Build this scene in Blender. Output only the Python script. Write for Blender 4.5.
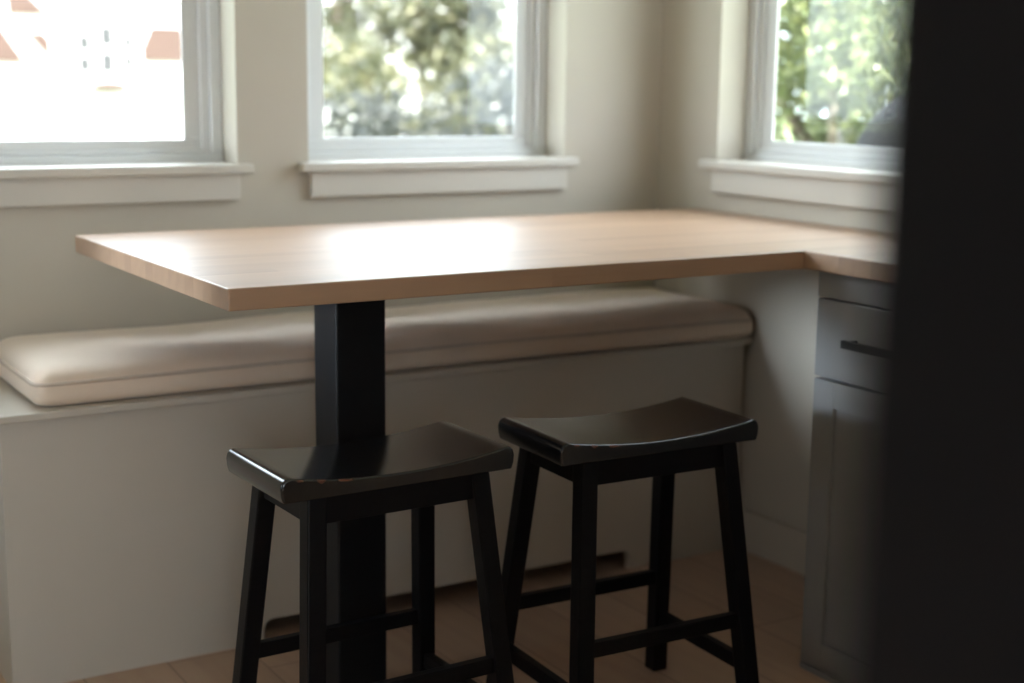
import bpy, bmesh, math, random
from mathutils import Vector, Matrix

for o in list(bpy.data.objects):
    bpy.data.objects.remove(o)
SC = bpy.context.scene
COL = SC.collection

# ------------------------------------------------------------------ camera
CAM_POS = Vector((-2.5321, -3.3260, 1.2459))
PITCH, YAW, ROLL, FPX = 0.17684, 0.55135, 0.01183, 1435.78
fwd = Vector((math.sin(YAW) * math.cos(PITCH), math.cos(YAW) * math.cos(PITCH), -math.sin(PITCH)))
rgt = Vector((math.cos(YAW), -math.sin(YAW), 0))
upv = rgt.cross(fwd)
r2 = math.cos(ROLL) * rgt + math.sin(ROLL) * upv
u2 = -math.sin(ROLL) * rgt + math.cos(ROLL) * upv
cam_data = bpy.data.cameras.new('camera')
cam = bpy.data.objects.new('camera', cam_data)
COL.objects.link(cam)
M = Matrix.Identity(4)
for i in range(3):
    M[i][0], M[i][1], M[i][2], M[i][3] = r2[i], u2[i], -fwd[i], CAM_POS[i]
cam.matrix_world = M
cam_data.sensor_width = 36.0
cam_data.lens = FPX * 36.0 / 1024.0
cam_data.clip_start = 0.02
cam_data.clip_end = 200
cam_data.dof.use_dof = True
cam_data.dof.focus_distance = 2.42
cam_data.dof.aperture_fstop = 2.1
SC.camera = cam

# ------------------------------------------------------------------ world, sun, exposure
world = bpy.data.worlds.new('sky')
SC.world = world
world.use_nodes = True
nt = world.node_tree
bg = nt.nodes['Background']
# bright even sky, plus an added glare low left that lights the right wall
bg.inputs['Strength'].default_value = 1.0
w_tc = nt.nodes.new('ShaderNodeTexCoord')
w_dot = nt.nodes.new('ShaderNodeVectorMath'); w_dot.operation = 'DOT_PRODUCT'
w_dot.inputs[1].default_value = Vector((-1.0, 0.135, 0.106)).normalized()
nt.links.new(w_tc.outputs['Generated'], w_dot.inputs[0])
w_mr = nt.nodes.new('ShaderNodeMapRange'); w_mr.interpolation_type = 'SMOOTHSTEP'
w_mr.inputs['From Min'].default_value = math.cos(math.radians(4.5))
w_mr.inputs['From Max'].default_value = math.cos(math.radians(1.5))
nt.links.new(w_dot.outputs['Value'], w_mr.inputs['Value'])
w_mx = nt.nodes.new('ShaderNodeMix'); w_mx.data_type = 'RGBA'
nt.links.new(w_mr.outputs['Result'], w_mx.inputs[0])
w_mx.inputs[6].default_value = (9.6, 10.7, 12.0, 1)
w_mx.inputs[7].default_value = (330.0, 372.0, 430.0, 1)
nt.links.new(w_mx.outputs[2], bg.inputs['Color'])

sun_data = bpy.data.lights.new('sun', 'SUN')
sun = bpy.data.objects.new('sun', sun_data)
COL.objects.link(sun)
sun_data.energy = 45.0
sun_data.angle = math.radians(1.0)
sun_data.color = (1.0, 0.97, 0.93)
sun.rotation_euler = Vector((0.06, -0.75, 0.66)).to_track_quat('Z', 'Y').to_euler()
sun.location = (0.5, -8, 8)

def portal(loc, rot, sx, sy):
    d = bpy.data.lights.new('window_portal', 'AREA')
    d.shape = 'RECTANGLE'; d.size = sx; d.size_y = sy
    d.cycles.is_portal = True
    o = bpy.data.objects.new('window_portal', d)
    o.location = loc; o.rotation_euler = rot
    COL.objects.link(o)

SC.view_settings.view_transform = 'Standard'
SC.view_settings.look = 'None'
SC.view_settings.gamma = 1.0
SC.view_settings.use_curve_mapping = False
SC.view_settings.exposure = 0.0
SC.cycles.use_denoising = True
SC.cycles.max_bounces = 10
SC.cycles.diffuse_bounces = 6
SC.cycles.transparent_max_bounces = 12
SC.cycles.sample_clamp_indirect = 8.0

# ------------------------------------------------------------------ material helpers
def new_mat(name):
    m = bpy.data.materials.new(name)
    m.use_nodes = True
    return m, m.node_tree, m.node_tree.nodes['Principled BSDF']

def node(t, kind, **kw):
    n = t.nodes.new(kind)
    for k, v in kw.items():
        if k in n.inputs.keys():
            n.inputs[k].default_value = v
        else:
            setattr(n, k, v)
    return n

def coords(t, scale=(1, 1, 1), out='Object'):
    tc = t.nodes.new('ShaderNodeTexCoord')
    mp = t.nodes.new('ShaderNodeMapping')
    mp.inputs['Scale'].default_value = scale
    t.links.new(tc.outputs[out], mp.inputs['Vector'])
    return mp.outputs['Vector']

def ramp(t, fac, stops):
    r = t.nodes.new('ShaderNodeValToRGB')
    el = r.color_ramp.elements
    el[0].position, el[0].color = stops[0][0], (*stops[0][1], 1)
    el[1].position, el[1].color = stops[-1][0], (*stops[-1][1], 1)
    for p, c in stops[1:-1]:
        e = el.new(p); e.color = (*c, 1)
    t.links.new(fac, r.inputs['Fac'])
    return r.outputs['Color']

def noise_mat(name, c1, c2, scale=8.0, rough=0.5, bump=0.0, bscale=None, stretch=(1, 1, 1), spec=0.5, coat=0.0):
    m, t, b = new_mat(name)
    v = coords(t, stretch)
    n = node(t, 'ShaderNodeTexNoise', Scale=scale, Detail=4.0)
    t.links.new(v, n.inputs['Vector'])
    t.links.new(ramp(t, n.outputs['Fac'], [(0.3, c1), (0.7, c2)]), b.inputs['Base Color'])
    b.inputs['Roughness'].default_value = rough
    b.inputs['Specular IOR Level'].default_value = spec
    b.inputs['Coat Weight'].default_value = coat
    if bump:
        n2 = node(t, 'ShaderNodeTexNoise', Scale=bscale or scale * 6, Detail=3.0)
        t.links.new(v, n2.inputs['Vector'])
        bp = node(t, 'ShaderNodeBump', Strength=bump, Distance=0.002)
        t.links.new(n2.outputs['Fac'], bp.inputs['Height'])
        t.links.new(bp.outputs['Normal'], b.inputs['Normal'])
    return m

wall_m = noise_mat('warm_white_wall_paint', (0.445, 0.40, 0.33), (0.47, 0.425, 0.35), 3, 0.6, 0.15, 180, spec=0.3)
low_bounce_m = noise_mat('grey_low_bounce_paint', (0.20, 0.19, 0.18), (0.22, 0.21, 0.20), 3, 0.6, 0.15, 180, spec=0.3)  # unseen left-hand walls darkened to cut bounce onto the right wall
ceil_m = noise_mat('ceiling_paint', (0.78, 0.76, 0.72), (0.80, 0.78, 0.74), 3, 0.8)
trim_m = noise_mat('cream_trim_paint', (0.52, 0.485, 0.425), (0.54, 0.505, 0.445), 4, 0.35)
vinyl_m = noise_mat('window_vinyl', (0.60, 0.605, 0.60), (0.62, 0.625, 0.62), 4, 0.35)
bench_m = noise_mat('bench_paint', (0.53, 0.49, 0.425), (0.56, 0.52, 0.455), 4, 0.45, 0.08, 120)
cab_m = noise_mat('cabinet_paint', (0.22, 0.22, 0.222), (0.24, 0.24, 0.242), 4, 0.4)
steel_m = noise_mat('black_powder_coated_steel', (0.005, 0.0055, 0.007), (0.007, 0.0075, 0.009), 30, 0.5, 0.1, 400, spec=0.2)
handle_m = noise_mat('black_handle_metal', (0.012, 0.012, 0.015), (0.018, 0.018, 0.02), 30, 0.4)
fridge_m = noise_mat('black_appliance_enamel', (0.0035, 0.004, 0.006), (0.005, 0.0055, 0.0075), 5, 0.6, spec=0.2)
rubber_m = noise_mat('dark_gasket', (0.01, 0.01, 0.01), (0.015, 0.015, 0.015), 30, 0.8)
piping_m = noise_mat('cushion_piping', (0.60, 0.50, 0.41), (0.64, 0.53, 0.44), 60, 0.8)
bark_m = noise_mat('tree_bark', (0.10, 0.075, 0.055), (0.20, 0.16, 0.12), 12, 0.9, 0.6, 30)
pale_bark_m = noise_mat('pale_streak_bark', (0.22, 0.20, 0.18), (0.42, 0.40, 0.38), 9, 0.9, 0.5, 30)  # trunk paled to imitate a white reflection in the right pane
rock_m = noise_mat('dark_grey_rock', (0.006, 0.006, 0.0065), (0.011, 0.011, 0.012), 5, 0.9, 0.6, 12)
stucco_m = noise_mat('white_house_stucco', (0.50, 0.495, 0.485), (0.54, 0.535, 0.525), 3, 0.9, 0.3, 40)
terra_m = noise_mat('terracotta_cladding', (0.034, 0.0175, 0.0125), (0.042, 0.022, 0.016), 3, 0.9)
slate_m = noise_mat('grey_roof_slate', (0.30, 0.29, 0.28), (0.36, 0.35, 0.34), 6, 0.8)
darkglass_m = noise_mat('dark_house_window', (0.006, 0.006, 0.007), (0.01, 0.01, 0.012), 3, 0.6)
lawn_m = noise_mat('lawn_grass', (0.10, 0.14, 0.05), (0.22, 0.26, 0.12), 2, 0.95, 0.6, 60)

# upholstery
def fabric():
    m, t, b = new_mat('beige_linen_fabric')
    v = coords(t)
    n = node(t, 'ShaderNodeTexNoise', Scale=9.0, Detail=3.0)
    t.links.new(v, n.inputs['Vector'])
    t.links.new(ramp(t, n.outputs['Fac'], [(0.3, (0.80, 0.66, 0.53)), (0.7, (0.84, 0.70, 0.57))]), b.inputs['Base Color'])
    b.inputs['Roughness'].default_value = 0.75
    b.inputs['Sheen Weight'].default_value = 0.25
    w = node(t, 'ShaderNodeTexNoise', Scale=700.0, Detail=1.0)
    t.links.new(v, w.inputs['Vector'])
    bp = node(t, 'ShaderNodeBump', Strength=0.15, Distance=0.001)
    t.links.new(w.outputs['Fac'], bp.inputs['Height'])
    t.links.new(bp.outputs['Normal'], b.inputs['Normal'])
    return m
fabric_m = fabric()

# wood laid in strips: strips run along `along`, are `w` wide on the `across` axis
def wood(name, along, across, w, length, stops, rough, grain=1.0, gap=0.0, coat=0.0, bump=0.05, spec=0.5):
    m, t, b = new_mat(name)
    tc = t.nodes.new('ShaderNodeTexCoord')
    sp = t.nodes.new('ShaderNodeSeparateXYZ')
    t.links.new(tc.outputs['Object'], sp.inputs[0])
    def math_(op, a, bb=None, c=None):
        n = t.nodes.new('ShaderNodeMath'); n.operation = op
        for i, x in enumerate((a, bb, c)):
            if x is None: continue
            if isinstance(x, (int, float)): n.inputs[i].default_value = x
            else: t.links.new(x, n.inputs[i])
        return n.outputs[0]
    A, C = sp.outputs[along], sp.outputs[across]
    row = math_('FLOOR', math_('DIVIDE', C, w))
    wn = t.nodes.new('ShaderNodeTexWhiteNoise'); wn.noise_dimensions = '1D'
    t.links.new(row, wn.inputs['W'])
    seg = math_('FLOOR', math_('ADD', math_('DIVIDE', A, length), math_('MULTIPLY', wn.outputs['Value'], 7.0)))
    idn = math_('ADD', math_('MULTIPLY', row, 13.7), math_('MULTIPLY', seg, 3.31))
    w2 = t.nodes.new('ShaderNodeTexWhiteNoise'); w2.noise_dimensions = '1D'
    t.links.new(idn, w2.inputs['W'])
    mp = t.nodes.new('ShaderNodeMapping')
    sc = [9.0, 9.0, 9.0]; sc[along] = 1.6; sc[across] = 26.0; sc[3 - along - across] = 26.0
    mp.inputs['Scale'].default_value = sc
    t.links.new(tc.outputs['Object'], mp.inputs['Vector'])
    off = t.nodes.new('ShaderNodeCombineXYZ')
    t.links.new(math_('MULTIPLY', w2.outputs['Value'], 40.0), off.inputs[0])
    t.links.new(math_('MULTIPLY', w2.outputs['Value'], 23.0), off.inputs[1])
    t.links.new(off.outputs[0], mp.inputs['Location'])
    n = node(t, 'ShaderNodeTexNoise', Scale=1.3, Detail=5.0, Roughness=0.6, Distortion=1.2)
    t.links.new(mp.outputs[0], n.inputs['Vector'])
    wv = node(t, 'ShaderNodeTexWave', Scale=0.35, Distortion=9.0, Detail=2.0)
    wv.wave_type = 'BANDS'; wv.bands_direction = 'DIAGONAL'
    t.links.new(mp.outputs[0], wv.inputs['Vector'])
    f = math_('ADD', math_('MULTIPLY', n.outputs['Fac'], 0.42 * grain), math_('MULTIPLY_ADD', w2.outputs['Value'], 0.30, 0.12 + 0.2 * (1 - grain)))
    f = math_('ADD', f, math_('MULTIPLY', wv.outputs['Fac'], 0.12 * grain))
    col = ramp(t, f, stops)
    if gap:
        fr = math_('FRACT', math_('DIVIDE', C, w))
        fa = math_('FRACT', math_('ADD', math_('DIVIDE', A, length), math_('MULTIPLY', wn.outputs['Value'], 7.0)))
        g = math_('MAXIMUM', math_('LESS_THAN', fr, gap / w), math_('LESS_THAN', fa, gap / length))
        mx = t.nodes.new('ShaderNodeMix'); mx.data_type = 'RGBA'
        t.links.new(math_('MULTIPLY', g, 0.6), mx.inputs[0])
        t.links.new(col, mx.inputs[6]); mx.inputs[7].default_value = (0.08, 0.05, 0.03, 1)
        col = mx.outputs[2]
    t.links.new(col, b.inputs['Base Color'])
    rr = math_('ADD', math_('MULTIPLY', n.outputs['Fac'], 0.10), rough - 0.05)
    t.links.new(rr, b.inputs['Roughness'])
    b.inputs['Specular IOR Level'].default_value = spec
    b.inputs['Coat Weight'].default_value = coat
    b.inputs['Coat Roughness'].default_value = 0.42
    bp = node(t, 'ShaderNodeBump', Strength=bump, Distance=0.0006)
    t.links.new(n.outputs['Fac'], bp.inputs['Height'])
    t.links.new(bp.outputs['Normal'], b.inputs['Normal'])
    return m

top_m = wood('maple_butcher_block', 0, 1, 0.045, 0.75,
             [(0.15, (0.265, 0.158, 0.094)), (0.5, (0.35, 0.22, 0.138)), (0.9, (0.44, 0.285, 0.185))], 0.43, grain=0.8, coat=0.15, bump=0.0, spec=0.7)
floor_m = wood('light_oak_floor', 1, 0, 0.18, 1.7,
               [(0.1, (0.36, 0.235, 0.16)), (0.5, (0.48, 0.33, 0.23)), (0.95, (0.56, 0.395, 0.285))], 0.45, gap=0.003)

# black lacquer with a little red-brown wear along the rim of the seat
def lacquer(name, worn=False):
    m, t, b = new_mat(name)
    v = coords(t)
    n = node(t, 'ShaderNodeTexNoise', Scale=5.0, Detail=4.0)
    mp = t.nodes.new('ShaderNodeMapping'); mp.inputs['Scale'].default_value = (3, 22, 22)
    t.links.new(v, mp.inputs['Vector']); t.links.new(mp.outputs[0], n.inputs['Vector'])
    col = ramp(t, n.outputs['Fac'], [(0.3, (0.003, 0.003, 0.004)), (0.7, (0.005, 0.005, 0.006))])
    if worn:
        at = t.nodes.new('ShaderNodeAttribute'); at.attribute_name = 'rim'
        n2 = node(t, 'ShaderNodeTexNoise', Scale=38.0, Detail=4.0)
        t.links.new(v, n2.inputs['Vector'])
        mu = t.nodes.new('ShaderNodeMath'); mu.operation = 'MULTIPLY'
        t.links.new(at.outputs['Fac'], mu.inputs[0]); t.links.new(n2.outputs['Fac'], mu.inputs[1])
        rp = ramp(t, mu.outputs[0], [(0.46, (0, 0, 0)), (0.54, (1, 1, 1))])
        mx = t.nodes.new('ShaderNodeMix'); mx.data_type = 'RGBA'
        t.links.new(rp, mx.inputs[0]); t.links.new(col, mx.inputs[6])
        mx.inputs[7].default_value = (0.10, 0.032, 0.018, 1)
        col = mx.outputs[2]
    t.links.new(col, b.inputs['Base Color'])
    b.inputs['Roughness'].default_value = 0.26 if worn else 0.4
    b.inputs['Specular IOR Level'].default_value = 0.3 if worn else 0.14
    b.inputs['Coat Weight'].default_value = 1.0 if worn else 0.0
    b.inputs['Coat Roughness'].default_value = 0.16
    b.inputs['Coat IOR'].default_value = 1.42
    bp = node(t, 'ShaderNodeBump', Strength=0.12, Distance=0.002)
    t.links.new(n.outputs['Fac'], bp.inputs['Height'])
    t.links.new(bp.outputs['Normal'], b.inputs['Normal'])
    return m
seat_m = lacquer('black_lacquer_worn', True)
black_m = lacquer('black_lacquer')

def glass():
    m, t, b = new_mat('clear_window_glass')
    t.nodes.remove(b)
    out = t.nodes['Material Output']
    tr = node(t, 'ShaderNodeBsdfTransparent', Color=(0.95, 0.97, 0.965, 1))
    gl = node(t, 'ShaderNodeBsdfGlossy', Roughness=0.02)
    fr = node(t, 'ShaderNodeFresnel', IOR=1.45)
    mx = t.nodes.new('ShaderNodeMixShader')
    ge = t.nodes.new('ShaderNodeNewGeometry')          # reflect at the outer faces only, not inside the slab
    ma = t.nodes.new('ShaderNodeMath'); ma.operation = 'MULTIPLY_ADD'
    t.links.new(ge.outputs['Backfacing'], ma.inputs[0]); ma.inputs[1].default_value = -1.0; ma.inputs[2].default_value = 1.0
    mm = t.nodes.new('ShaderNodeMath'); mm.operation = 'MULTIPLY'
    t.links.new(fr.outputs[0], mm.inputs[0]); t.links.new(ma.outputs[0], mm.inputs[1])
    t.links.new(mm.outputs[0], mx.inputs[0]); t.links.new(tr.outputs[0], mx.inputs[1]); t.links.new(gl.outputs[0], mx.inputs[2])
    t.links.new(mx.outputs[0], out.inputs['Surface'])
    return m
glass_m = glass()

def leaf_mat(name, c1, c2, c3):
    m, t, b = new_mat(name)
    g = t.nodes.new('ShaderNodeNewGeometry')
    col = ramp(t, g.outputs['Random Per Island'], [(0.0, c1), (0.5, c2), (1.0, c3)])
    t.links.new(col, b.inputs['Base Color'])
    b.inputs['Roughness'].default_value = 0.35
    tl = t.nodes.new('ShaderNodeBsdfTranslucent')
    t.links.new(col, tl.inputs['Color'])
    mx = t.nodes.new('ShaderNodeMixShader'); mx.inputs[0].default_value = 0.4
    t.links.new(b.outputs[0], mx.inputs[1]); t.links.new(tl.outputs[0], mx.inputs[2])
    t.links.new(mx.outputs[0], t.nodes['Material Output'].inputs['Surface'])
    return m

# ------------------------------------------------------------------ mesh helpers
def link_mesh(name, bm, mat, parent=None, smooth=False, bevel=0.0, segs=2, loc=None):
    me = bpy.data.meshes.new(name)
    bmesh.ops.recalc_face_normals(bm, faces=bm.faces)
    bm.to_mesh(me); bm.free()
    me.materials.append(mat)
    o = bpy.data.objects.new(name, me)
    COL.objects.link(o)
    if parent: o.parent = parent
    if loc: o.location = loc
    if smooth:
        for p in me.polygons: p.use_smooth = True
    if bevel:
        md = o.modifiers.new('edge', 'BEVEL')
        md.width = bevel; md.segments = segs; md.limit_method = 'ANGLE'; md.angle_limit = math.radians(40)
    return o

def box(bm, x0, x1, y0, y1, z0, z1):
    vs = [bm.verts.new(p) for p in ((x0, y0, z0), (x1, y0, z0), (x1, y1, z0), (x0, y1, z0),
                                    (x0, y0, z1), (x1, y0, z1), (x1, y1, z1), (x0, y1, z1))]
    for f in ((0, 3, 2, 1), (4, 5, 6, 7), (0, 1, 5, 4), (1, 2, 6, 5), (2, 3, 7, 6), (3, 0, 4, 7)):
        bm.faces.new([vs[i] for i in f])

def boxes(*bs):
    bm = bmesh.new()
    for b in bs: box(bm, *b)
    return bm

def prism(pts, d, axis):
    """extrude a polygon given in the two axes other than `axis` between d[0] and d[1]"""
    bm = bmesh.new()
    def P(a, b, c):
        return {0: (c, a, b), 1: (a, c, b), 2: (a, b, c)}[axis]
    lo = [bm.verts.new(P(a, b, d[0])) for a, b in pts]
    hi = [bm.verts.new(P(a, b, d[1])) for a, b in pts]
    bm.faces.new(lo); bm.faces.new(hi)
    n = len(pts)
    for i in range(n):
        bm.faces.new((lo[i], lo[(i + 1) % n], hi[(i + 1) % n], hi[i]))
    return bm

def thing(name, label, cat, loc=(0, 0, 0), group=None):
    o = bpy.data.objects.new(name, None)
    o.empty_display_size = 0.1
    COL.objects.link(o); o.location = loc
    o['label'] = label; o['category'] = cat
    if group: o['group'] = group
    return o

def structure(o):
    o['kind'] = 'structure'; return o

def tube(bm, path, radii, seg=8):
    rings = []
    for i, p in enumerate(path):
        p = Vector(p)
        d = Vector(path[min(i + 1, len(path) - 1)]) - Vector(path[max(i - 1, 0)])
        d.normalize()
        a = d.cross(Vector((0, 0, 1)))
        if a.length < 1e-3: a = Vector((1, 0, 0))
        a.normalize(); b = d.cross(a)
        r = radii[i]
        rings.append([bm.verts.new(p + r * (math.cos(2 * math.pi * k / seg) * a + math.sin(2 * math.pi * k / seg) * b)) for k in range(seg)])
    for i in range(len(rings) - 1):
        for k in range(seg):
            bm.faces.new((rings[i][k], rings[i][(k + 1) % seg], rings[i + 1][(k + 1) % seg], rings[i + 1][k]))
    bm.faces.new(rings[0]); bm.faces.new(rings[-1])

# ------------------------------------------------------------------ room shell
LX, LO, RY, HC = -3.2, -5.7, -6.6, 2.6   # nook's left wall, room's left wall, rear wall, ceiling height
NY = -1.15                              # depth of the unseen nook, stepped so rear light reaches the bench
WT = 0.19                               # wall thickness
Z0, Z1 = 1.05, 2.22                     # window opening, sill to head
W1 = (-2.20, -1.272); W2 = (-1.087, -0.325); W3 = (-1.20, -0.262)
W4 = (-4.6, -1.3, 1.0, 2.4)          # unseen rear window, added for fill light (x0, x1, z0, z1)
W5 = (-0.88, -0.05, 0.79, 1.20)         # unseen left window, added to throw light under the table (y0, y1, z0, z1)

o = structure(link_mesh('floor', boxes((LO - WT, WT, RY - WT, WT, -0.08, 0)), floor_m))
o = structure(link_mesh('ceiling', boxes((LO - WT, WT, RY - WT, WT, HC, HC + 0.12)), ceil_m))
structure(link_mesh('wall_back', boxes(
    (LX, WT, 0, WT, 0, Z0 - 0.02), (LX, WT, 0, WT, Z1, HC),
    (LX, W1[0], 0, WT, Z0 - 0.02, Z1), (W1[1], W2[0], 0, WT, Z0 - 0.02, Z1), (W2[1], WT, 0, WT, Z0 - 0.02, Z1)), wall_m))
structure(link_mesh('wall_right', boxes(
    (0, WT, RY, 0, 0, Z0 - 0.02), (0, WT, RY, 0, Z1, HC),
    (0, WT, W3[1], 0, Z0 - 0.02, Z1), (0, WT, RY, W3[0], Z0 - 0.02, Z1)), wall_m))
structure(link_mesh('wall_nook', boxes(
    (LX - WT, LX, NY, WT, 0, W5[2]), (LX - WT, LX, NY, WT, W5[3], HC),
    (LX - WT, LX, NY, W5[0], W5[2], W5[3]), (LX - WT, LX, W5[1], WT, W5[2], W5[3])), low_bounce_m))
structure(link_mesh('wall_return', boxes((LO, LX, NY - WT, NY, 0, HC)), low_bounce_m))
structure(link_mesh('wall_left', boxes((LO - WT, LO, RY, NY, 0, HC)), low_bounce_m))
structure(link_mesh('wall_rear', boxes(
    (LO - WT, WT, RY - WT, RY, 0, W4[2]), (LO - WT, WT, RY - WT, RY, W4[3], HC),
    (LO - WT, W4[0], RY - WT, RY, W4[2], W4[3]), (W4[1], WT, RY - WT, RY, W4[2], W4[3])), wall_m))
structure(link_mesh('baseboard_right', boxes((-0.015, 0, -1.128, -0.445, 0, 0.115)), wall_m, bevel=0.004))

portal(((W1[0] + W1[1]) / 2, 0.01, 1.635), (math.radians(-90), 0, 0), W1[1] - W1[0], 1.17)
portal(((W2[0] + W2[1]) / 2, 0.01, 1.635), (math.radians(-90), 0, 0), W2[1] - W2[0], 1.17)
portal((0.01, (W3[0] + W3[1]) / 2, 1.635), (0, math.radians(90), 0), 1.17, W3[1] - W3[0])
portal((LX - 0.01, (W5[0] + W5[1]) / 2, (W5[2] + W5[3]) / 2), (0, math.radians(-90), 0), W5[3] - W5[2], W5[1] - W5[0])
portal(((W4[0] + W4[1]) / 2, RY - 0.01, (W4[2] + W4[3]) / 2), (math.radians(90), 0, 0), W4[1] - W4[0], W4[3] - W4[2])

# a window built in the frame of the back wall: u = along the wall, w = depth into the wall, z up
def ring(bm, f, u0, u1, z0, z1, t, w0, w1, tz=None):
    tz = tz or t
    for a in ((u0, u1, z0, z0 + tz), (u0, u1, z1 - tz, z1), (u0, u0 + t, z0 + tz, z1 - tz), (u1 - t, u1, z0 + tz, z1 - tz)):
        f(bm, a[0], a[1], w0, w1, a[2], a[3])

def window(name, u0, u1, z0, z1, wall, sill=True, horn=0.03):
    def f(bm, a, b, w0, w1, c, d):
        if wall == 'back': box(bm, a, b, w0, w1, c, d)
        elif wall == 'right': box(bm, w0, w1, a, b, c, d)
        elif wall == 'left': box(bm, LX - w1, LX - w0, a, b, c, d)
        else: box(bm, a, b, RY - w1, RY - w0, c, d)
    bm = bmesh.new()
    ring(bm, f, u0, u1, z0, z1, 0.03, 0.095, 0.165, 0.02)
    ring(bm, f, u0 + 0.03, u1 - 0.03, z0 + 0.02, z1 - 0.02, 0.022, 0.104, 0.155, 0.014)
    root = structure(link_mesh(name, bm, vinyl_m, bevel=0.003))
    bm = bmesh.new()
    ring(bm, f, u0 + 0.048, u1 - 0.048, z0 + 0.030, z1 - 0.030, 0.046, 0.112, 0.119, 0.026)
    link_mesh('window_sash', bm, vinyl_m, root, bevel=0.004)
    bm = bmesh.new()
    f(bm, u0 + 0.085, u1 - 0.085, 0.1145, 0.1185, z0 + 0.05, z1 - 0.05)
    link_mesh('window_pane', bm, glass_m, root)
    if sill:
        bm = bmesh.new()
        f(bm, u0, u1, -0.001, 0.12, z0 - 0.022, z0 + 0.001)
        f(bm, u0 - horn, u1 + horn, -0.034, 0.0, z0 - 0.022, z0 + 0.001)
        link_mesh('window_sill', bm, trim_m, root, bevel=0.004)
        bm = bmesh.new()
        f(bm, u0, u1, -0.018, 0.0, z0 - 0.085, z0 - 0.022)
        link_mesh('window_apron', bm, trim_m, root, bevel=0.002)
    return root
window('window_1', W1[0], W1[1], Z0, Z1, 'back')
window('window_2', W2[0], W2[1], Z0, Z1, 'back')
window('window_3', W3[0], W3[1], Z0, Z1, 'right', horn=0.04)
window('unseen_window_4', W4[0], W4[1], W4[2], W4[3], 'rear', False)
window('unseen_window_5', W5[0], W5[1], W5[2], W5[3], 'left', False)

# ------------------------------------------------------------------ peninsula table with its column
T = 0.914
XA, YA, YB, XC = -1.715, -1.1135, -0.180, -0.462
table = thing('peninsula_table', 'long maple butcher-block table on a black column, turning into the counter by the right wall', 'table', (-1.25, -0.65, 0))
def child(o, root):
    o.parent = root
    o.matrix_parent_inverse = Matrix.Translation(root.location).inverted()
    return o
pts = [(XA, YA), (XC, YA), (XC, -2.45), (-0.001, -2.45), (-0.001, YB), (XA, YB)]
child(link_mesh('tabletop', prism(pts, (T - 0.038, T), 2), top_m, bevel=0.0025, segs=2), table)
child(link_mesh('column', boxes((-1.390, -1.283, -0.82, -0.713, 0.012, T - 0.044)), steel_m, bevel=0.004), table)
child(link_mesh('mounting_plate', boxes((-1.476, -1.196, -0.906, -0.626, T - 0.044, T - 0.038)), steel_m), table)
child(link_mesh('base_plate', boxes((-1.395, -1.278, -0.825, -0.708, 0, 0.012)), steel_m, bevel=0.002), table)

# ------------------------------------------------------------------ built-in bench and cushion
DB, BX = -0.4203, -1.9416
bench = thing('window_bench', 'cream painted built-in bench with a low slot along its foot, under the windows', 'bench', (-0.97, -0.21, 0))
# front panel with a round-cornered slot along the floor
sx0, sx1, sz, rr = -1.392, -0.378, 0.052, 0.022
outline = [(BX, 0.0), (sx0, 0.0), (sx0, sz - rr)]
outline += [(sx0 + rr - rr * math.cos(a), sz - rr + rr * math.sin(a)) for a in (0.4, 0.8, 1.2)] + [(sx0 + rr, sz)]
outline += [(sx1 - rr, sz)] + [(sx1 - rr + rr * math.sin(a), sz - rr + rr * math.cos(a)) for a in (0.4, 0.8, 1.2)] + [(sx1, sz - rr)]
outline += [(sx1, 0.0), (-0.012, 0.0), (-0.012, 0.571), (BX, 0.571)]
child(link_mesh('front_panel', prism(outline, (DB, DB + 0.02), 1), bench_m), bench)
child(link_mesh('end_panel', boxes((BX, BX + 0.02, DB + 0.02, -0.001, 0, 0.571)), bench_m), bench)
child(link_mesh('back_panel', boxes((BX + 0.02, -0.012, -0.02, -0.001, 0, 0.571)), bench_m), bench)
child(link_mesh('lid', boxes((BX - 0.02, -0.002, DB - 0.021, -0.001, 0.571, 0.588)), bench_m, bevel=0.003), bench)

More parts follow.
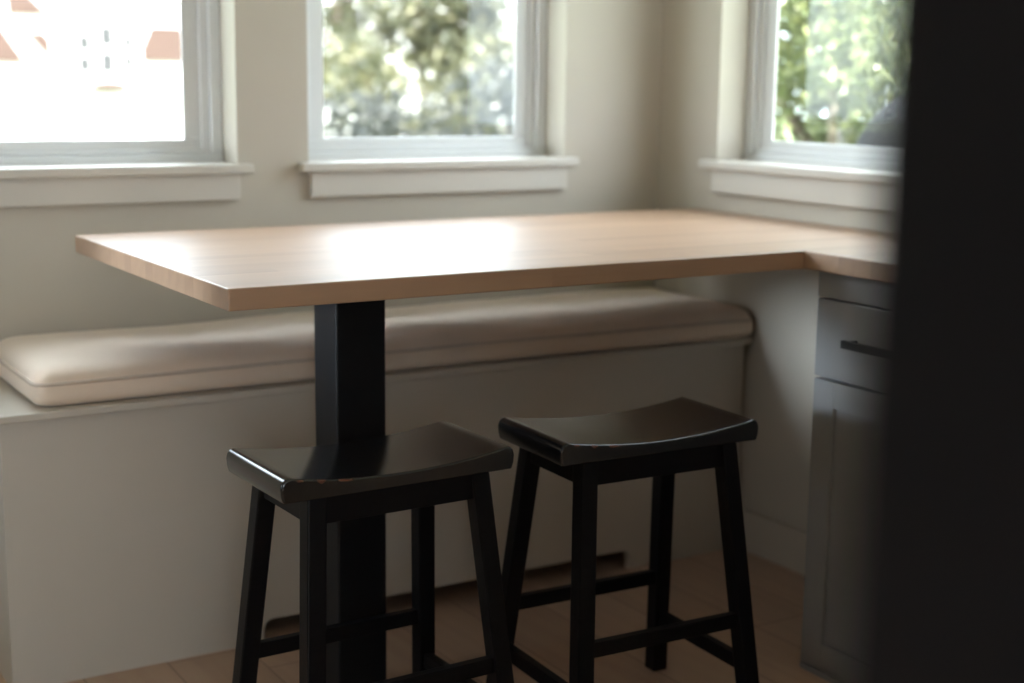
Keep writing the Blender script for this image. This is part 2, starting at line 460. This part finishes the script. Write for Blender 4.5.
CX0, CX1, CY0, CY1 = -1.868, -0.004, -0.418, -0.006
def cushion():
    bm = bmesh.new()
    nx, ny = 96, 26
    cx, cy, lx, ly = (CX0 + CX1) / 2, (CY0 + CY1) / 2, (CX1 - CX0) / 2, (CY1 - CY0) / 2
    rnd = 0.03
    def plan(u, v, shrink=0.0):
        x, y = u * (lx - shrink), v * (ly - shrink)
        skew = -0.034 * max(0.0, (u + 0.2) / 1.2) ** 2 * (1 - v) / 2       # the cushion's front edge bows out towards the room corner
        ix = max(-(lx - shrink - rnd), min(lx - shrink - rnd, x)); iy = max(-(ly - shrink - rnd), min(ly - shrink - rnd, y))
        dx, dy = x - ix, y - iy
        L = math.hypot(dx, dy)
        if L > 1e-9:
            k = max(abs(dx), abs(dy)) / L
            dx *= k; dy *= k
        return cx + ix + dx, cy + iy + dy + skew
    random.seed(3)
    waves = [(random.uniform(4, 16), random.uniform(-14, 14), random.uniform(0, 6), random.uniform(0.0006, 0.0014)) for _ in range(10)]
    def top(u, v):
        e = (1 - abs(u) ** 60) * (1 - abs(v) ** (10 if v < 0 else 16))
        x, y = u * lx, v * ly
        w = sum(a * math.sin(p * x + q * y + r) for p, q, r, a in waves)
        return 0.640 + 0.032 * max(e, 0) ** 0.6 + 0.008 * (v + 1) / 2 * max(e, 0) + w * (1 - abs(v) ** 6)
    us = [math.copysign(1 - (1 - abs(t)) ** 1.6, t) for t in [(-1 + 2 * i / nx) for i in range(nx + 1)]]
    vs = [math.copysign(1 - (1 - abs(t)) ** 1.5, t) for t in [(-1 + 2 * j / ny) for j in range(ny + 1)]]
    G = [[bm.verts.new((*plan(u, v), top(u, v))) for v in vs] for u in us]
    for i in range(nx):
        for j in range(ny):
            bm.faces.new((G[i][j], G[i + 1][j], G[i + 1][j + 1], G[i][j + 1]))
    loop = [(i, 0) for i in range(nx)] + [(nx, j) for j in range(ny)] + [(i, ny) for i in range(nx, 0, -1)] + [(0, j) for j in range(ny, 0, -1)]
    prev = [G[i][j] for i, j in loop]
    for z, s in ((0.628, -0.004), (0.614, -0.005), (0.602, -0.002), (0.594, 0.006), (0.589, 0.018)):
        cur = [bm.verts.new((*plan(us[i], vs[j], s), z)) for i, j in loop]
        for c in cur:
            c.co.x = min(c.co.x, -0.0025); c.co.y = min(c.co.y, -0.0025)
        for k in range(len(loop)):
            bm.faces.new((prev[k], prev[(k + 1) % len(loop)], cur[(k + 1) % len(loop)], cur[k]))
        prev = cur
    bm.faces.new(prev)
    return bm, [Vector((*plan(us[i], vs[j], -0.002), 0.6385)) for i, j in loop]
bm, seam = cushion()
cush = link_mesh('bench_cushion', bm, fabric_m, smooth=True)
cush['label'] = 'long beige fabric seat cushion lying on the bench under the windows'
cush['category'] = 'cushion'
bm = bmesh.new()
n = len(seam); rings = []
for i, p in enumerate(seam):
    d = (seam[(i + 1) % n] - seam[i - 1]).normalized()
    a = d.cross(Vector((0, 0, 1))).normalized(); b = Vector((0, 0, 1))
    rings.append([bm.verts.new(p + 0.0042 * (math.cos(k * math.pi / 3) * a + math.sin(k * math.pi / 3) * b)) for k in range(6)])
for i in range(n):
    for k in range(6):
        bm.faces.new((rings[i][k], rings[i][(k + 1) % 6], rings[(i + 1) % n][(k + 1) % 6], rings[(i + 1) % n][k]))
link_mesh('piping', bm, piping_m, cush, smooth=True)

# ------------------------------------------------------------------ base cabinet under the counter
XF, CY = -0.437, -1.133
cab = thing('base_cabinet', 'grey painted cabinet with drawer and door below the counter, beside the right wall', 'cabinet', (-0.22, -1.8, 0))
child(link_mesh('body', boxes((XF + 0.02, -0.018, -2.43, CY, 0.0, T - 0.039)), cab_m), cab)
child(link_mesh('top_rail', boxes((XF, XF + 0.02, -2.43, CY, 0.82, T - 0.039)), cab_m, bevel=0.002), cab)
child(link_mesh('toe_board', boxes((XF, XF + 0.02, -2.43, CY, 0.0, 0.014)), cab_m, bevel=0.002), cab)
def pull(parent_root, dr, y0, y1, z):
    bm = boxes((XF - 0.036, XF - 0.026, y0, y1, z - 0.008, z + 0.008),
               (XF - 0.027, XF + 0.001, y0 + 0.004, y0 + 0.014, z - 0.006, z + 0.006),
               (XF - 0.027, XF + 0.001, y1 - 0.014, y1 - 0.004, z - 0.006, z + 0.006))
    h = link_mesh('handle', bm, handle_m, dr, bevel=0.001)
    h['label'] = 'black bar handle'
for y1, y0 in ((CY - 0.002, -1.78), (-1.784, -2.428)):
    d = child(link_mesh('drawer', boxes((XF - 0.001, XF + 0.02, y0, y1, 0.653, 0.817)), cab_m, bevel=0.0025), cab)
    pull(cab, d, (y0 + y1) / 2 - 0.215, (y0 + y1) / 2 + 0.215, 0.738)
    st = 0.06
    d = child(link_mesh('door', boxes((XF, XF + 0.02, y0, y0 + st, 0.017, 0.647), (XF, XF + 0.02, y1 - st, y1, 0.017, 0.647),
                                      (XF, XF + 0.02, y0 + st, y1 - st, 0.017, 0.077), (XF, XF + 0.02, y0 + st, y1 - st, 0.591, 0.647),
                                      (XF + 0.009, XF + 0.018, y0 + st, y1 - st, 0.077, 0.591)), cab_m, bevel=0.0015), cab)

# ------------------------------------------------------------------ saddle stools
SL, SD, SZ = 0.450, 0.238, 0.614
def seat_bm():
    bm = bmesh.new()
    rim = bm.verts.layers.float.new('rim')
    l, d = SL / 2, SD / 2
    # side profile (x, z), rounded upper end corners, dished top, flat bottom
    def topz(x): return SZ - 0.0185 * (1 - min(1, abs(x) / (l - 0.012)) ** 2)
    prof = []
    N = 28
    for i in range(N + 1):
        x = -(l - 0.014) + 2 * (l - 0.014) * i / N
        prof.append((x, topz(x) , 1.0))
    end = [(l - 0.007, SZ - 0.0025, 1), (l - 0.002, SZ - 0.008, .6), (l, SZ - 0.016, .2), (l - 0.001, SZ - 0.03, 0), (l - 0.004, SZ - 0.040, 0)]
    low = [(l - 0.006, SZ - 0.0425, 0), (-(l - 0.006), SZ - 0.0425, 0)]
    prof = prof + end + low + [(-a, b, c) for a, b, c in reversed(end)]
    ys = [(-d, 0.0035), (-d + 0.0012, 0.0012), (-d + 0.004, 0.0), (d - 0.004, 0.0), (d - 0.0012, 0.0012), (d, 0.0035)]
    rows = []
    mz = SZ - 0.03
    for yi, (y, ins) in enumerate(ys):
        row = []
        for x, z, r in prof:
            zz = z - ins if z > mz else z + ins * 0.6
            xx = x - math.copysign(min(abs(x), ins), x) if abs(x) > l - 0.02 else x
            v = bm.verts.new((xx, y, zz))
            v[rim] = r * (0.95 if x < -0.06 else 0.72) if yi in (0, 1) else 0.0
            row.append(v)
        rows.append(row)
    n = len(prof)
    for a in range(len(rows) - 1):
        for i in range(n):
            bm.faces.new((rows[a][i], rows[a][(i + 1) % n], rows[a + 1][(i + 1) % n], rows[a + 1][i]))
    bm.faces.new(rows[0]); bm.faces.new(rows[-1])
    return bm

ZB = SZ - 0.0425
def leg_at(sx, sy, z):
    t = z / ZB
    return Vector((sx * (0.2 + (0.158 - 0.2) * t), sy * (0.166 + (0.097 - 0.166) * t), z))

def leg_bm(sx, sy):
    bm = bmesh.new(); h = 0.0175
    lo, hi = leg_at(sx, sy, 0.0), leg_at(sx, sy, ZB)
    q = [(-h, -h), (h, -h), (h, h), (-h, h)]
    a = [bm.verts.new(lo + Vector((x, y, 0))) for x, y in q]
    b = [bm.verts.new(hi + Vector((x, y, 0))) for x, y in q]
    bm.faces.new(a); bm.faces.new(b)
    for i in range(4): bm.faces.new((a[i], a[(i + 1) % 4], b[(i + 1) % 4], b[i]))
    return bm

def bar_bm(p, q, th, ht):
    bm = bmesh.new()
    d = (q - p).normalized(); s = d.cross(Vector((0, 0, 1))).normalized()
    V = []
    for e in (p, q):
        for a, b in ((-1, -1), (1, -1), (1, 1), (-1, 1)):
            V.append(bm.verts.new(e + s * a * th / 2 + Vector((0, 0, b * ht / 2))))
    for f in ((0, 1, 2, 3), (4, 5, 6, 7), (0, 1, 5, 4), (1, 2, 6, 5), (2, 3, 7, 6), (3, 0, 4, 7)):
        bm.faces.new([V[i] for i in f])
    return bm

def make_stool(loc, rz, label):
    st = thing('saddle_stool', label, 'stool', loc, 'black saddle-seat counter stools')
    st.rotation_euler = (0, 0, rz)
    s = link_mesh('seat', seat_bm(), seat_m, st)
    for p in s.data.polygons: p.use_smooth = abs(p.normal.y) < 0.95       # flat front and back faces
    s.modifiers.new('normals', 'WEIGHTED_NORMAL').keep_sharp = True
    for sx in (-1, 1):
        for sy in (-1, 1):
            link_mesh('leg', leg_bm(sx, sy), black_m, st, bevel=0.003)
    for sy in (-1, 1):
        z = ZB - 0.024
        link_mesh('apron', bar_bm(leg_at(-1, sy, z) + Vector((0.016, 0, 0)), leg_at(1, sy, z) - Vector((0.016, 0, 0)), 0.02, 0.046), black_m, st, bevel=0.002)
        z = 0.222
        link_mesh('stretcher', bar_bm(leg_at(-1, sy, z) + Vector((0.016, 0, 0)), leg_at(1, sy, z) - Vector((0.016, 0, 0)), 0.019, 0.029), black_m, st, bevel=0.002)
    for sx in (-1, 1):
        z = ZB - 0.024
        link_mesh('apron', bar_bm(leg_at(sx, -1, z) + Vector((0, 0.016, 0)), leg_at(sx, 1, z) - Vector((0, 0.016, 0)), 0.02, 0.046), black_m, st, bevel=0.002)
        z = 0.128
        link_mesh('stretcher', bar_bm(leg_at(sx, -1, z) + Vector((0, 0.016, 0)), leg_at(sx, 1, z) - Vector((0, 0.016, 0)), 0.019, 0.029), black_m, st, bevel=0.002)
    return st
make_stool((-1.4521, -1.0999, 0), 0.0232, 'black wooden saddle stool standing in front of the black table column')
make_stool((-0.9186, -1.1370, 0), -0.0406, 'black wooden saddle stool standing nearer the grey cabinet and the room corner')

# ------------------------------------------------------------------ dark cabinet close to the camera, lengthened out of view to block rear light
fx, fy = -2.1778, -2.9782
fr = thing('black_cabinet', 'plain black cabinet side, out of focus, closing the right edge of the view', 'cabinet', (fx + 0.36, fy - 0.38, 0))
child(link_mesh('carcass', boxes((fx, fx + 1.26, fy - 0.76, fy, 0.0, 1.50)), fridge_m, bevel=0.004), fr)
child(link_mesh('plinth', boxes((fx + 1.26, fx + 1.29, fy - 0.76, fy, 0.0, 0.09)), rubber_m), fr)
d = child(link_mesh('door', boxes((fx + 1.262, fx + 1.29, fy - 0.758, fy - 0.002, 0.095, 1.498)), fridge_m, bevel=0.003), fr)
link_mesh('handle', boxes((fx + 1.29, fx + 1.32, fy - 0.71, fy - 0.69, 0.9, 1.4)), handle_m, d, bevel=0.002)

# ------------------------------------------------------------------ outside
o = structure(link_mesh('ground', boxes((-60, 60, WT + 0.4, 90, -0.6, -0.5), (WT + 0.4, 60, -30, WT + 0.4, -0.6, -0.5)), lawn_m))

house = thing('white_house', 'white rendered house with terracotta gables, in full sun beyond the left window', 'house', (5, 24, -0.5))
HY = 22.0
child(link_mesh('wall', prism([(-6, -0.5), (14, -0.5), (14, 5.0), (9.5, 8.0), (4.4, 5.0), (-1, 8.4), (-6, 5.0)], (HY, HY + 7), 1), stucco_m), house)
child(link_mesh('roof', prism([(-6.4, 4.8), (-1, 8.5), (4.4, 5.1), (9.5, 8.1), (14.4, 4.8), (14.4, 5.05), (9.5, 8.35), (4.4, 5.35), (-1, 8.75), (-6.4, 5.05)], (HY - 0.4, HY + 7.4), 1), slate_m), house)
def gable(*pts):
    child(link_mesh('gable_cladding', prism(list(pts), (HY - 0.06, HY), 1), terra_m), house)
gable((3.05, 2.85), (3.35, 2.75), (3.80, 2.30), (3.08, 2.30))
gable((2.55, 1.50), (3.38, 1.50), (2.98, 2.10), (2.6, 2.10))
gable((3.34, 2.04), (3.66, 2.04), (3.78, 1.90), (3.76, 1.54))
gable((5.34, 1.56), (5.32, 1.80), (5.50, 2.20), (6.25, 2.20), (6.25, 1.56))
gable((8.9, 2.3), (9.6, 2.3), (9.4, 2.9), (9.0, 2.9))
gable((3.10, 0.66), (3.36, 0.56), (3.43, 0.44), (3.30, 0.52))
for x0, x1, z0, z1 in ((4.20, 4.46, 1.36, 2.02), (4.58, 4.86, 1.36, 2.18), (4.98, 5.20, 1.44, 2.02)):
    w = child(link_mesh('window', boxes((x0 - 0.04, x0, HY - 0.05, HY, z0, z1), (x1, x1 + 0.04, HY - 0.05, HY, z0, z1),
                                        (x0 - 0.04, x1 + 0.04, HY - 0.05, HY, z1, z1 + 0.05), (x0 - 0.04, x1 + 0.04, HY - 0.05, HY, (z0 + z1) / 2 - 0.03, (z0 + z1) / 2 + 0.03)), stucco_m), house)
    link_mesh('pane', boxes((x0, x1, HY - 0.02, HY - 0.001, z0, z1)), darkglass_m, w)
bm = bmesh.new()
bmesh.ops.create_uvsphere(bm, u_segments=20, v_segments=10, radius=1.0)
for v in bm.verts: v.co = Vector((4.73 + v.co.x * 0.36, HY - 0.1 + v.co.y * 0.16, 1.12 + (v.co.z * 0.12 if v.co.z > 0 else v.co.z * 0.08)))
child(link_mesh('window_box', bm, terra_m, smooth=True), house)

def foliage_bm(blobs, n, size, seed, droop=0.0):
    rng = random.Random(seed)
    bm = bmesh.new()
    tot = sum(b[3] for b in blobs)
    for cx, cy, cz, wgt, rx, rz in blobs:
        for _ in range(int(n * wgt / tot)):
            while True:
                p = Vector((rng.uniform(-1, 1), rng.uniform(-1, 1), rng.uniform(-1, 1)))
                if p.length < 1: break
            c = Vector((cx + p.x * rx, cy + p.y * rx, cz + p.z * rz))
            ax = Vector((rng.gauss(0, 1), rng.gauss(0, 1), rng.gauss(0, 0.7) - droop)).normalized()
            sd = ax.cross(Vector((rng.gauss(0, 1), rng.gauss(0, 1), rng.gauss(0, 1)))).normalized()
            nn = ax.cross(sd)
            s = size * rng.uniform(0.6, 1.3); wd = s * rng.uniform(0.3, 0.42)
            a = bm.verts.new(c - ax * s); b = bm.verts.new(c + ax * s)
            l = bm.verts.new(c + sd * wd + nn * wd * 0.3); r = bm.verts.new(c - sd * wd + nn * wd * 0.3)
            bm.faces.new((a, l, b)); bm.faces.new((a, b, r))
    me_bm = bm
    return me_bm

def link_foliage(bm, mat, root):
    me = bpy.data.meshes.new('foliage'); bm.to_mesh(me); bm.free(); me.materials.append(mat)
    o = bpy.data.objects.new('foliage', me); COL.objects.link(o)
    return child(o, root)

def tree(name, label, cat, base, trunk, limbs, blobs, n, size, mat, seed, droop=0.0, bark=None):
    root = thing(name, label, cat, base)
    bm = bmesh.new()
    b = Vector(base)
    tube(bm, [b + Vector(p) for p, r in trunk], [r for p, r in trunk], 10)
    child(link_mesh('trunk', bm, bark or bark_m, smooth=True), root)
    for path in limbs:
        bm = bmesh.new()
        k = len(path)
        tube(bm, [b + Vector(p) for p in path], [0.035 * (1 - 0.75 * i / (k - 1)) for i in range(k)], 6)
        child(link_mesh('branch', bm, bark_m, smooth=True), root)
    link_foliage(foliage_bm(blobs, n, size, seed, droop), mat, root)
    return root

leaf_pale = leaf_mat('pale_green_leaves', (0.048, 0.054, 0.032), (0.095, 0.096, 0.052), (0.19, 0.172, 0.092))
leaf_bright = leaf_mat('bright_green_leaves', (0.042, 0.054, 0.018), (0.10, 0.122, 0.040), (0.20, 0.21, 0.088))
leaf_grey = leaf_mat('grey_green_leaves', (0.022, 0.024, 0.022), (0.038, 0.04, 0.036), (0.07, 0.07, 0.06))

# broad tree beyond the middle window
B = (2.75, 6.6, -0.5)
rng = random.Random(5)
blobs = []
for k in range(60):
    a = rng.uniform(0, 6.28); r = rng.uniform(0.2, 1.45)
    blobs.append((B[0] + r * math.cos(a), B[1] + r * math.sin(a) * 0.8, rng.uniform(0.3, 3.0), 1.0, rng.uniform(0.28, 0.5), rng.uniform(0.25, 0.42)))
tree('broad_leaved_tree', 'broad grey-green leafy tree standing outside the middle window', 'tree', B,
     [((0, 0, 0), 0.13), ((0.03, 0, 1.0), 0.10), ((-0.02, 0.02, 2.2), 0.07), ((0.05, 0, 3.4), 0.03)],
     [[(0, 0, 1.0), (-0.4, -0.1, 1.6), (-0.9, -0.2, 2.1)], [(0, 0, 1.3), (0.5, -0.2, 1.9), (0.9, -0.3, 2.6)],
      [(0, 0, 1.7), (0.1, 0.5, 2.4), (0.2, 0.8, 3.0)], [(0, 0, 1.9), (-0.3, -0.4, 2.5), (-0.6, -0.6, 3.1)]],
     blobs, 26000, 0.05, leaf_pale, 11)
# low grey bush in front of it
B = (2.15, 4.4, -0.5)
tree('grey_leaved_bush', 'low grey-green bush below the broad tree outside the middle window', 'bush', B,
     [((0, 0, 0), 0.05), ((0.02, 0, 0.6), 0.035), ((0.0, 0, 1.3), 0.012)],
     [[(0, 0, 0.4), (-0.3, 0, 0.8), (-0.6, 0, 1.1)], [(0, 0, 0.4), (0.3, 0.1, 0.9), (0.5, 0.1, 1.3)]],
     [(B[0] - 0.95, B[1], 0.80, 0.8, 0.5, 0.45), (B[0], B[1], 0.85, 1, 0.6, 0.6), (B[0] + 0.5, B[1] + 0.1, 1.0, 1, 0.55, 0.6)], 4200, 0.045, leaf_grey, 12)
# bright tree close outside the right window
B = (1.95, 1.25, -0.5)
rng = random.Random(9)
blobs = []
for k in range(100):
    a = rng.uniform(0, 6.28); r = rng.uniform(0.05, 1.25)
    blobs.append((B[0] + r * math.cos(a), B[1] + r * math.sin(a), rng.uniform(0.55, 3.0), 1.0, rng.uniform(0.16, 0.3), rng.uniform(0.16, 0.32)))
tree('bright_leaved_tree', 'yellow-green small-leaved tree close outside the right window', 'tree', B,
     [((0, 0, 0), 0.06), ((0.02, 0.02, 0.9), 0.05), ((-0.03, 0, 1.9), 0.035), ((0.02, 0, 3.2), 0.012)],
     [[(0, 0, 0.9), (-0.25, -0.2, 1.4), (-0.5, -0.4, 2.1)], [(0, 0, 1.1), (0.3, -0.3, 1.7), (0.5, -0.5, 2.4)],
      [(0, 0, 1.3), (-0.3, 0.3, 1.9), (-0.5, 0.5, 2.7)], [(0, 0, 1.5), (0.3, 0.3, 2.1), (0.5, 0.4, 2.8)]],
     blobs, 36000, 0.032, leaf_bright, 13, 0.5, pale_bark_m)

# dark boulder outside the right window
bm = bmesh.new()
bmesh.ops.create_icosphere(bm, subdivisions=4, radius=1.0)
rng = random.Random(2)
ph = [(rng.uniform(1, 4), rng.uniform(1, 4), rng.uniform(1, 4), rng.uniform(0, 6)) for _ in range(6)]
for v in bm.verts:
    k = 1 + sum(0.025 * math.sin(a * v.co.x + b * v.co.y + c * v.co.z + d) for a, b, c, d in ph)
    v.co = v.co * k
    v.co = Vector((v.co.x * 0.25, v.co.y * 0.25, v.co.z * 0.40 if v.co.z > 0 else max(v.co.z, -0.9) * 1.51))
o = link_mesh('boulder', bm, rock_m, smooth=True, loc=(1.15, 0.04, 0.85))
o['label'] = 'dark grey rounded mound just outside the right window'; o['category'] = 'rock'
